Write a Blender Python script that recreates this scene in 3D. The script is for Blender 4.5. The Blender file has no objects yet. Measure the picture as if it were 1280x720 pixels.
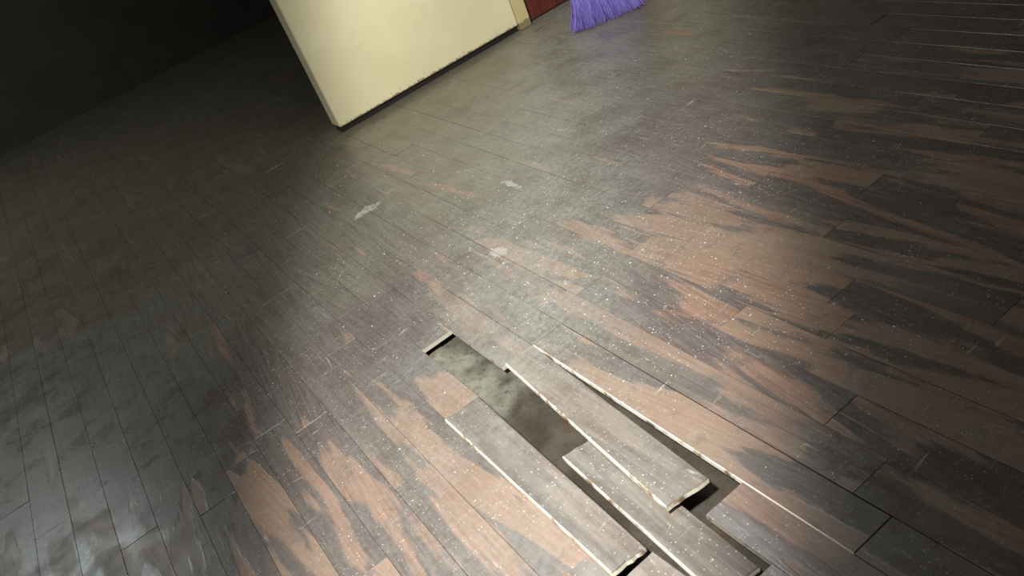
import bpy, bmesh, math, random
from mathutils import Matrix, Vector, noise as mn
random.seed(7)
S=bpy.context.scene
try:
    S.view_settings.view_transform='Standard'
except Exception: pass

def lin(r,g,b):
    f=lambda c:(c/255/12.92) if c/255<=.04045 else ((c/255+.055)/1.055)**2.4
    return (f(r),f(g),f(b),1)

# ---------- node helper ----------
class M:
    def __init__(s,name):
        s.m=bpy.data.materials.new(name); s.m.use_nodes=True
        s.t=s.m.node_tree; s.n=s.t.nodes; s.n.clear()
        s.out=s.n.new('ShaderNodeOutputMaterial'); s.b=s.n.new('ShaderNodeBsdfPrincipled')
        s.t.links.new(s.b.outputs[0],s.out.inputs[0])
    def put(s,sock,v):
        if v is None: return
        if hasattr(v,'is_linked') or isinstance(v,bpy.types.NodeSocket): s.t.links.new(v,sock)
        else: sock.default_value=v
    def math(s,op,a,b=None,c=None,clamp=False):
        n=s.n.new('ShaderNodeMath'); n.operation=op; n.use_clamp=clamp
        s.put(n.inputs[0],a); s.put(n.inputs[1],b); s.put(n.inputs[2],c); return n.outputs[0]
    def pos(s):
        n=s.n.new('ShaderNodeNewGeometry'); return n.outputs['Position']
    def normal(s):
        n=s.n.new('ShaderNodeNewGeometry'); x=s.n.new('ShaderNodeSeparateXYZ'); s.put(x.inputs[0],n.outputs['True Normal']); return x.outputs
    def sep(s,v):
        x=s.n.new('ShaderNodeSeparateXYZ'); s.put(x.inputs[0],v); return x.outputs
    def comb(s,x,y,z=0.0):
        n=s.n.new('ShaderNodeCombineXYZ'); s.put(n.inputs[0],x); s.put(n.inputs[1],y); s.put(n.inputs[2],z); return n.outputs[0]
    def noise(s,v,scale,detail=3,rough=.55,dist=0):
        n=s.n.new('ShaderNodeTexNoise'); s.put(n.inputs['Vector'],v)
        n.inputs['Scale'].default_value=scale; n.inputs['Detail'].default_value=detail
        n.inputs['Roughness'].default_value=rough; n.inputs['Distortion'].default_value=dist
        return n.outputs[0]
    def vor(s,v,scale,rnd=1):
        n=s.n.new('ShaderNodeTexVoronoi'); s.put(n.inputs['Vector'],v); n.inputs['Scale'].default_value=scale
        n.inputs['Randomness'].default_value=rnd
        return n.outputs['Distance'],n.outputs['Color']
    def ramp(s,v,a,b,lo=0.0,hi=1.0):
        n=s.n.new('ShaderNodeMapRange'); n.interpolation_type='SMOOTHSTEP'
        s.put(n.inputs[0],v); n.inputs[1].default_value=a; n.inputs[2].default_value=b
        n.inputs[3].default_value=lo; n.inputs[4].default_value=hi; return n.outputs[0]
    def mix(s,f,a,b,mode='MIX'):
        n=s.n.new('ShaderNodeMix'); n.data_type='RGBA'; n.blend_type=mode
        s.put(n.inputs[0],f); s.put(n.inputs[6],a); s.put(n.inputs[7],b); return n.outputs[2]
    def attr(s,name):
        n=s.n.new('ShaderNodeAttribute'); n.attribute_name=name; return n.outputs['Fac']
    def bump(s,h,st=.3,d=.002):
        n=s.n.new('ShaderNodeBump'); n.inputs['Strength'].default_value=st; n.inputs['Distance'].default_value=d
        s.put(n.inputs['Height'],h); s.t.links.new(n.outputs[0],s.b.inputs['Normal'])
    def base(s,c): s.put(s.b.inputs['Base Color'],c)
    def rough(s,c): s.put(s.b.inputs['Roughness'],c)

# ---------- worn parquet ----------
def wood_mat():
    m=M('worn_wood_floor')
    P=m.pos(); X,Y,Z=m.sep(P); r=m.attr('pr'); raw=m.attr('raw'); gl=m.attr('grey')
    mul=lambda a,b:m.math('MULTIPLY',a,b)
    add=lambda a,b:m.math('ADD',a,b)
    sub=lambda a,b:m.math('SUBTRACT',a,b)
    def blob(x0,y0,sx,sy):
        a=mul(sub(X,x0),1/sx); b=mul(sub(Y,y0),1/sy)
        return add(mul(a,a),mul(b,b))
    sl=mul(sub(r,.5),.30)
    xs=add(X,mul(sl,Y))
    v1=m.comb(m.math('MULTIPLY_ADD',xs,17.0,mul(r,37.0)), m.math('MULTIPLY_ADD',Y,1.9,mul(r,91.0)), mul(r,13.))
    n1=m.noise(v1,1.0,2.0,.45,.35)
    v1b=m.comb(mul(X,5.5),mul(Y,1.7),0.0)
    n1b=m.noise(v1b,1.0,3,.55,.4)
    edge=m.noise(m.comb(mul(X,90.),mul(Y,18.),0.),1.0,3)
    zone=add(Y,mul(X,.54))
    zone=add(zone,m.ramp(X,.38,.70,.75,0.))
    zone=add(zone,mul(sub(m.noise(P,2.2,3),.5),.7))
    zf=m.ramp(zone,2.55,3.0)
    w=add(mul(n1,.6),mul(n1b,.40))
    w=add(w,mul(sub(edge,.5),.08))
    w=add(w,mul(sub(r,.5),.07))
    w=sub(w,mul(zf,.12))
    bare=m.ramp(w,.480,.53)
    g=m.noise(m.comb(m.math('MULTIPLY_ADD',xs,120.,mul(r,50.)),mul(Y,5.),0.),1.,4,.6,.3)
    wood=m.mix(m.ramp(g,.3,.7),lin(104,81,68),lin(132,104,88))
    wood=m.mix(m.ramp(r,.3,1.0,0.,.55),wood,lin(126,105,88))
    coat=m.mix(m.ramp(g,.3,.7),lin(72,62,60),lin(95,84,80))
    coat=m.mix(m.ramp(r,0,1,0,.4),coat,lin(82,76,71))
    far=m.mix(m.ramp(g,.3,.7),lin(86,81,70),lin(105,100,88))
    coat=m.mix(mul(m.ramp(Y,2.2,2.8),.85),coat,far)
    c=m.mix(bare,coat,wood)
    stripe=m.noise(m.comb(mul(X,30.),mul(Y,2.6),3.),1.,3,.5,.4)
    lg=m.mix(m.ramp(stripe,.42,.6),lin(114,107,98),lin(84,74,67))
    c=m.mix(mul(gl,.82),c,lg)
    gr=m.noise(P,8.,6,.7,.6)
    c=m.mix(m.ramp(gr,.50,.75,0.,.6),c,lin(58,52,47))
    st=m.ramp(add(Y,mul(sub(m.noise(P,3.,4),.5),.9)),3.25,3.75)
    c=m.mix(mul(st,.6),c,lin(84,72,52))
    # pale streak painted for the floor's sheen, plus a dusty patch
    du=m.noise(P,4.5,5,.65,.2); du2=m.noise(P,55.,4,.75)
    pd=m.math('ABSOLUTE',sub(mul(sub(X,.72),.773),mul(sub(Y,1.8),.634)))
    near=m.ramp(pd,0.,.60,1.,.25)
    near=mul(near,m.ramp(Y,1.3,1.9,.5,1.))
    dust_sheen=mul(mul(m.ramp(du,.30,.62,.4,1.),m.ramp(du2,.3,.65,.4,1.)),near)
    dust_sheen=m.math('MAXIMUM',dust_sheen,mul(m.ramp(blob(.84,1.98,.30,.40),0.,1.,.85,0.),m.ramp(m.noise(P,30.,6,.8),.34,.66,.3,1.1)))
    c=m.mix(mul(dust_sheen,.56),c,lin(156,157,149))
    # plaster smears
    sm=m.noise(P,38.,4,.7)
    for (x0,y0,sx,sy) in ((.745,3.034,.11,.06),(.86,2.20,.05,.06),(1.15,2.55,.03,.12)):
        k=m.ramp(sub(mul(sm,1.7),blob(x0,y0,sx,sy)),.5,.8)
        c=m.mix(mul(k,.4),c,lin(196,196,188))
    s1=m.noise(m.comb(mul(X,9.),mul(Y,40.),4.),1.,4,.7,1.)
    s2=m.noise(m.comb(mul(X,60.),mul(Y,8.),9.),1.,4,.7,1.)
    sc=m.math('MAXIMUM',m.ramp(s1,.64,.76),m.ramp(s2,.64,.76))
    c=m.mix(mul(sc,.6),c,lin(172,170,164))
    clus=m.ramp(m.noise(P,3.3,3,.6),.40,.60,.3,1.)
    for sca,th,siz,co,stg in ((70.,.84,.18,lin(196,199,196),.75),(150.,.76,.32,lin(182,182,176),.6),(24.,.95,.07,lin(225,228,226),.9)):
        d,col=m.vor(P,sca); cr=m.sep(col)[0]
        k=mul(m.math('GREATER_THAN',cr,th),m.ramp(d,siz*.5,siz,1.,0.))
        c=m.mix(mul(mul(k,clus),stg),c,co)
    N=m.normal(); nz=N[2]; side=m.ramp(nz,.25,.45,1.,0.)
    lft=mul(m.math('LESS_THAN',N[0],-.2),m.math('GREATER_THAN',raw,.8))
    side=m.math('MAXIMUM',side,mul(lft,m.ramp(nz,.85,.95,1.,0.)))
    rawc=m.mix(m.ramp(m.noise(P,22.,4),.34,.50),lin(140,118,96),lin(244,234,216))
    sidec=m.mix(raw,lin(52,44,38),rawc)
    c=m.mix(side,c,sidec)
    m.base(c)
    ro=add(m.ramp(gr,.3,.7,.20,.38),mul(dust_sheen,.2))
    ro=add(ro,mul(bare,.08))
    m.rough(ro); m.b.inputs['Specular IOR Level'].default_value=.75
    h=add(mul(bare,-.35),add(mul(g,.3),mul(gr,.7)))
    m.bump(h,.4,.002)
    return m.m
WOOD=wood_mat()

def concrete():
    m=M('dusty_screed'); P=m.pos()
    a=m.noise(P,9.,5,.6,.2); b=m.noise(P,60.,5,.7); Y=m.sep(P)[1]
    c=m.mix(m.ramp(a,.30,.62),lin(78,74,65),lin(122,119,107))
    c=m.mix(m.ramp(b,.5,.7,0.,.6),c,lin(44,40,33))
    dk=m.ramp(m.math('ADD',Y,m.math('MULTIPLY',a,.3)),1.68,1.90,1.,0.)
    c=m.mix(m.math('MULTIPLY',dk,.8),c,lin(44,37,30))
    n=m.noise(P,5.,3); c=m.mix(m.ramp(n,.56,.66,0.,.5),c,lin(80,56,38))
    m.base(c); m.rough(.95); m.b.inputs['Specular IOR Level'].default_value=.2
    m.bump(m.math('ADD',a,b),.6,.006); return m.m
CONC=concrete()

def paint(name,col,col2,rough=.5,grime=False):
    m=M(name); P=m.pos(); X,Y,Z=m.sep(P)
    a=m.noise(P,3.,4,.6); b=m.noise(P,55.,4,.6)
    c=m.mix(m.ramp(a,.35,.65),col,col2)
    if grime:
        e=m.ramp(Z,.02,.09,1.,0.)
        k=m.math('MULTIPLY',m.ramp(b,.58,.64),e)
        c=m.mix(m.math('MULTIPLY',k,.5),c,lin(110,96,70))
        e2=m.ramp(m.math('ADD',Z,m.math('MULTIPLY',m.math('SUBTRACT',b,.5),.05)),.036,.046,1.,0.)
        c=m.mix(m.math('MULTIPLY',e2,.7),c,lin(84,70,50))
    m.base(c); m.rough(rough); m.bump(b,.1,.002); return m.m
CREAM=paint('cream_paint',lin(206,196,158),lin(214,205,168),.5,True)
CREAM2=paint('cream_trim_paint',lin(196,184,134),lin(188,174,124),.5,True)
DARK=paint('dark_gap',lin(30,22,18),lin(20,15,12),.9)
WALLD=paint('brown_wall_paint',lin(74,67,60),lin(64,58,52),.7)
CEIL=paint('ceiling_paint',lin(150,148,140),lin(140,138,130),.8)
def redwood():
    m=M('red_brown_door_wood'); X,Y,Z=m.sep(m.pos())
    g=m.noise(m.comb(m.math('MULTIPLY',X,40.),0.,m.math('MULTIPLY',Z,3.)),1.,4,.6,.5)
    m.base(m.mix(m.ramp(g,.3,.7),lin(74,32,26),lin(100,48,38))); m.rough(.4); return m.m
RED=redwood()

# ---------- mesh helpers ----------
def newobj(name,bm,mats,smooth=False):
    me=bpy.data.meshes.new(name); bm.to_mesh(me); bm.free()
    for x in mats: me.materials.append(x)
    if smooth:
        for p in me.polygons: p.use_smooth=True
    o=bpy.data.objects.new(name,me); S.collection.objects.link(o); return o

def board(bm,outline,th=.013,ch=.0006,raw=0.,grey=0.,r=None):
    L=[bm.faces.layers.float.get(k) or bm.faces.layers.float.new(k) for k in ('pr','raw','grey')]
    r=random.random() if r is None else r
    n=len(outline); cx=sum(p[0] for p in outline)/n; cy=sum(p[1] for p in outline)/n
    bot=[];mid=[];top=[]
    for (x,y,z) in outline:
        sx=ch*(1 if x<cx else -1); sy=ch*(1 if y<cy else -1)
        bot.append(bm.verts.new((x,y,z-th))); mid.append(bm.verts.new((x,y,z-ch))); top.append(bm.verts.new((x+sx,y+sy,z)))
    fs=[bm.faces.new(top),bm.faces.new(bot[::-1])]
    for a,b in ((bot,mid),(mid,top)):
        for i in range(n):
            j=(i+1)%n; fs.append(bm.faces.new((a[i],a[j],b[j],b[i])))
    for f in fs: f[L[0]]=r; f[L[1]]=raw; f[L[2]]=grey

def quad(fl,fr,nl,nr,jag=0.0,seg=7):
    out=[nl]
    if jag:
        for i in range(1,seg):
            t=i/seg; out.append((nl[0]+(nr[0]-nl[0])*t, nl[1]+(nr[1]-nl[1])*t+random.uniform(-jag,jag), nl[2]+(nr[2]-nl[2])*t))
    out+= [nr,fr]
    if jag:
        for i in range(1,seg):
            t=i/seg; out.append((fr[0]+(fl[0]-fr[0])*t, fr[1]+(fl[1]-fr[1])*t+random.uniform(-jag,jag), fr[2]+(fl[2]-fr[2])*t))
    out.append(fl); return out

# ---------- floor ----------
W=.102; X0=.345; YN,YF=-1.2,7.9
bm=bmesh.new()
for k in ('pr','raw','grey'): bm.faces.layers.float.new(k)
void={0:[(.70,1.662)],1:[(.79,1.985)],2:[(.955,1.702)]}
cuts={3:[.70,1.70]}
for k in range(-38,60):
    xl=X0+k*W; xr=xl+W
    spans=[]; cur=YN
    for a,b in sorted(void.get(k,[])+[(c,c) for c in cuts.get(k,[])]): spans.append((cur,a)); cur=b
    spans.append((cur,YF))
    for a,b in spans:
        y=a; first=True
        while y<b-1e-4:
            L=random.uniform(.55,1.2)
            if first: L*=random.uniform(.4,1); first=False
            e=y+L
            if k==3 and abs(a-.70)<1e-6: e=b
            if b-e<.25: e=b
            z=random.uniform(-.0006,.0006); g=.0003
            tl=random.uniform(-.0005,.0005)
            rw=1. if (k==3 and abs(a-.70)<1e-6) else (.5 if (k in (0,1,2) and .3<e<2.6) else 0.)
            gy=random.choice((0,0,0,.3))
            if k==2 and 1.69<y<1.72: gy=.6
            board(bm,quad((xl+g,e-g,z+tl),(xr-g,e-g,z),(xl+g,y+g,z),(xr-g,y+g,z-tl)),raw=rw,grey=gy,ch=.002 if rw>.9 else .0006)
            y=e
floor=newobj('floor',bm,[WOOD])
# screed below
bm=bmesh.new()
nx,ny=60,120
bx0,bx1,by0,by1=.1,.9,.4,2.3
vs=[[bm.verts.new((bx0+(bx1-bx0)*i/nx,by0+(by1-by0)*j/ny,-.040+.006*mn.noise(Vector((i*.3,j*.3,1)))+.002*mn.noise(Vector((i*1.1,j*1.1,5))))) for j in range(ny+1)] for i in range(nx+1)]
for i in range(nx):
    for j in range(ny): bm.faces.new((vs[i][j],vs[i+1][j],vs[i+1][j+1],vs[i][j+1]))
q=[bm.verts.new(p) for p in ((-4,-1.3,-.06),(6.5,-1.3,-.06),(6.5,8,-.06),(-4,8,-.06))]; bm.faces.new(q)
newobj('subfloor',bm,[CONC],True)

def loose(outline,**k):
    b=bmesh.new(); board(b,outline,ch=.0024,**k); o=newobj('loose_floorboard',b,[WOOD]); return o
loose(quad((.340,1.650,.015),(.444,1.654,.008),(.3385,.985,.014),(.422,.985,.006),.0018),raw=1.,grey=.9,r=.35)
loose(quad((.560,1.700,.006),(.650,1.692,.003),(.500,1.000,.033),(.603,.992,.029),.0018),raw=1.,grey=.9,r=.42)
loose(quad((.456,1.300,.013),(.547,1.296,.004),(.434,.800,.012),(.528,.800,.003),.0018),raw=1.,grey=.9,r=.2)
loose(quad((.346,.975,-.008),(.430,.979,-.008),(.346,.702,-.004),(.445,.702,-.004),.0015),raw=.5,grey=.9,r=.8)

# ---------- debris ----------
def chips(n,a1,b1):
    m=M(n); a=m.noise(m.pos(),30.,2)
    m.base(m.mix(m.ramp(a,.4,.6),a1,b1)); m.rough(.9); return m.m
def inhole(x,y):
    for k,l in void.items():
        if X0+k*W-.01<x<X0+(k+1)*W+.01:
            for a,b in l:
                if a-.02<y<b+.02: return True
    return False
def crumb(x,y,z,s):
    vv=[]
    n=random.randint(4,6); ph=random.random()*6
    for i in range(n):
        a=ph+i*2*math.pi/n; rr=s*random.uniform(.4,1.2)
        vv.append(bm.verts.new((x+math.cos(a)*rr,y+math.sin(a)*rr,z)))
    t=bm.verts.new((x+random.uniform(-.3,.3)*s,y+random.uniform(-.3,.3)*s,z+s*random.uniform(.4,.9)))
    for i in range(n): bm.faces.new((vv[i],vv[(i+1)%n],t))
    bm.faces.new(vv[::-1])
bm=bmesh.new()
for i in range(3600):
    if i<2400: x=random.gauss(.88,.25); y=random.gauss(2.1,.45)
    else: x=random.uniform(-.2,2.4); y=random.uniform(.7,3.8)
    if inhole(x,y): continue
    crumb(x,y,.0008,random.choice((.0006,.0007,.0008,.001,.001,.0013,.0016,.0026)))
newobj('debris_crumbs',bm,[chips('plaster_dust_chips',lin(150,148,140),lin(212,214,210))])

# ---------- boxes ----------
def box(name,a,b,mat,bev=.002,parent=None):
    bm=bmesh.new(); bmesh.ops.create_cube(bm,size=1)
    for v in bm.verts:
        v.co=Vector(((a[i]+b[i])/2+v.co[i]*(b[i]-a[i]) for i in range(3)))
    if bev: bmesh.ops.bevel(bm,geom=bm.edges[:],offset=bev,segments=2,affect='EDGES')
    o=newobj(name,bm,[mat])
    if parent: o.parent=parent
    return o
H=2.6
box('wall_back',(1.06,3.99,.034),(2.185,4.10,H),CREAM,.004)
box('dark_gap_strip',(1.07,4.012,0.0),(2.183,4.09,.034),DARK,0)  # set-back strip painted near-black for the shade of the gap
fr=bpy.data.objects.new('door_1',None); S.collection.objects.link(fr)
box('frame_left',(2.19,3.985,.001),(2.265,4.10,2.06),CREAM2,.004,fr)
box('frame_right',(3.13,3.985,.001),(3.205,4.10,2.06),CREAM2,.004,fr)
box('frame_top',(2.19,3.985,2.062),(3.205,4.10,2.13),CREAM2,.004,fr)
box('leaf',(2.268,4.03,.008),(3.127,4.07,2.058),RED,.003,fr)
for i,(za,zb) in enumerate(((.15,.85),(1.0,1.9))):
    for j,(xa,xb) in enumerate(((2.36,2.66),(2.74,3.04))):
        box('panel_%d_%d'%(i,j),(xa,4.018,za),(xb,4.03,zb),RED,.006,fr)
bm=bmesh.new(); bmesh.ops.create_uvsphere(bm,u_segments=20,v_segments=12,radius=.028,matrix=Matrix.Translation((3.07,3.985,.95)))
bmesh.ops.create_cone(bm,cap_ends=True,segments=16,radius1=.012,radius2=.012,depth=.04,matrix=Matrix.Translation((3.07,4.008,.95))@Matrix.Rotation(math.pi/2,4,'X'))
k=newobj('knob',bm,[paint('knob_metal',lin(150,130,80),lin(130,112,70),.3)],True); k.parent=fr
box('wall_back_upper',(2.19,3.99,2.132),(3.205,4.10,H),CREAM,0)
box('wall_back_right',(3.21,3.99,.0),(6.4,4.10,H),CREAM,0)
box('wall_far',(-3.9,7.8,.0),(6.4,7.9,H),WALLD,0)
box('wall_left',(-4.0,-1.2,.0),(-3.9,7.9,H),WALLD,0)
box('wall_right',(6.4,-1.2,.0),(6.5,7.9,H),WALLD,0)
box('wall_front',(-4,-1.3,.0),(6.5,-1.2,H),WALLD,0)
box('ceiling',(-4,-1.3,H),(6.5,7.9,H+.1),CEIL,0)

# ---------- broom ----------
br=bpy.data.objects.new('broom',None); S.collection.objects.link(br)
C0=Vector((2.39,3.477,0)); U=Vector((.906,-.423,0)).normalized(); V=Vector((.423,.906,0)).normalized()
lean=Vector((V.x*.36,V.y*.36,1)).normalized()
def brm():
    m=M('purple_bristles'); a=m.noise(m.pos(),90.,2); r=m.attr('pr')
    m.base(m.mix(r,lin(94,78,166),lin(152,138,208))); m.rough(.4); return m.m
bm=bmesh.new(); Lr=bm.faces.layers.float.new('pr')
HB=.165
for i in range(1500):
    u=random.uniform(-1,1); v=random.uniform(-1,1)
    root=C0+U*(u*.135)+V*(v*.022)+lean*HB
    spread=.185+random.uniform(-.006,.006)
    tip=C0+U*(u*spread+random.gauss(0,.008))+V*(v*.05-.01+random.gauss(0,.008))
    tip.z=.001+abs(random.gauss(0,.012))+.012*abs(u)**3
    pts=[root,(root+tip)/2+U*(-u*.008),tip]
    c=random.random(); prev=None
    for j,p in enumerate(pts):
        rr=(.0013,.0012,.0007)[j]
        ring=[bm.verts.new(p+U*(rr*math.cos(a))+V*(rr*math.sin(a))) for a in (0,2.09,4.19)]
        if prev:
            for q in range(3):
                f=bm.faces.new((prev[q],prev[(q+1)%3],ring[(q+1)%3],ring[q])); f[Lr]=c
        prev=ring
o=newobj('bristles',bm,[brm()]); o.parent=br
def plast(n,c):
    m=M(n); m.base(c); m.rough(.35); m.bump(m.noise(m.pos(),60.,2),.1,.001); return m.m
PUR=plast('purple_plastic',lin(84,60,160)); POLE=plast('blue_pole',lin(70,90,160))
rot=Matrix((U,lean.cross(U),lean)).transposed().to_4x4()
bm=bmesh.new()
prof=[(0,.142,.028),(.02,.146,.03),(.05,.135,.028),(.08,.09,.024),(.11,.04,.02),(.17,.017,.017)]
prev=None
for (h,a,b) in prof:
    ring=[]
    for q in range(24):
        t=q*2*math.pi/24; cx=abs(math.cos(t))**.6*math.copysign(1,math.cos(t)); sy=abs(math.sin(t))**.6*math.copysign(1,math.sin(t))
        ring.append(bm.verts.new((cx*a,sy*b,h)))
    if prev:
        for q in range(24): bm.faces.new((prev[q],prev[(q+1)%24],ring[(q+1)%24],ring[q]))
    else: bm.faces.new(ring[::-1])
    prev=ring
bm.faces.new(prev)
hd=newobj('head',bm,[PUR],True); hd.matrix_world=Matrix.Translation(C0+lean*(HB-.012))@rot; hd.parent=br
bm=bmesh.new(); bmesh.ops.create_cone(bm,cap_ends=True,segments=20,radius1=.0125,radius2=.0125,depth=1.2,matrix=Matrix.Translation((0,0,.6)))
hn=newobj('handle',bm,[POLE],True); hn.matrix_world=Matrix.Translation(C0+lean*(HB+.12))@rot; hn.parent=br

# ---------- camera ----------
D2=Vector((2660/1057,1860/1057,-1)).normalized(); D1=Vector((-700/1057,400/1057,-1))
D1=(D1-D2*D1.dot(D2)).normalized(); Z=D2.cross(D1)
R=Matrix((D2,D1,Z)).to_4x4()
cd=bpy.data.cameras.new('camera'); cam=bpy.data.objects.new('camera',cd); S.collection.objects.link(cam)
cam.matrix_world=Matrix.Translation((0,0,1.3))@R
cd.sensor_width=36; cd.lens=36*1057/1280; cd.clip_start=.02
S.camera=cam

# ---------- lights ----------
def look(o,loc,tgt,roll=0):
    d=(Vector(tgt)-Vector(loc)).normalized()
    q=d.to_track_quat('-Z','Y').to_matrix().to_4x4()
    o.matrix_world=Matrix.Translation(loc)@q@Matrix.Rotation(roll,4,'Z')
ld=bpy.data.lights.new('added_strip_spot','SPOT'); ld.energy=900; ld.color=(1,1,.96); ld.spot_size=math.radians(86); ld.spot_blend=.5; ld.shadow_soft_size=.12  # spot added to light the middle strip, its cone squeezed narrow
lo=bpy.data.objects.new('added_strip_spot',ld); S.collection.objects.link(lo); look(lo,(-.40,.35,2.45),(1.04,2.32,0),0)
lo.matrix_world=lo.matrix_world@Matrix.Diagonal((.31,1,1,1))
ld=bpy.data.lights.new('added_left_spot','SPOT'); ld.energy=85; ld.color=(1,.98,.92); ld.spot_size=math.radians(25); ld.spot_blend=.8; ld.shadow_soft_size=.05  # extra low spot put in from the left, to shade the hole
lo=bpy.data.objects.new('added_left_spot',ld); S.collection.objects.link(lo); look(lo,(-1.9,.7,1.6),(.64,1.42,0))
ld=bpy.data.lights.new('ceiling_light','AREA'); ld.energy=27; ld.size=1.2; ld.color=(.96,1,.97)
lo=bpy.data.objects.new('ceiling_light',ld); S.collection.objects.link(lo); look(lo,(1.1,2.8,2.55),(1.1,2.8,0))
ld=bpy.data.lights.new('back_room_fill','AREA'); ld.energy=30; ld.size=1.0; ld.color=(.92,1,.97)  # unseen fill added so the room behind is not black
lo=bpy.data.objects.new('back_room_fill',ld); S.collection.objects.link(lo); look(lo,(-1.6,5.6,2.55),(-1.6,5.6,0))
w=bpy.data.worlds.new('world'); S.world=w; w.use_nodes=True
w.node_tree.nodes['Background'].inputs[0].default_value=(.6,.7,.75,1); w.node_tree.nodes['Background'].inputs[1].default_value=.05
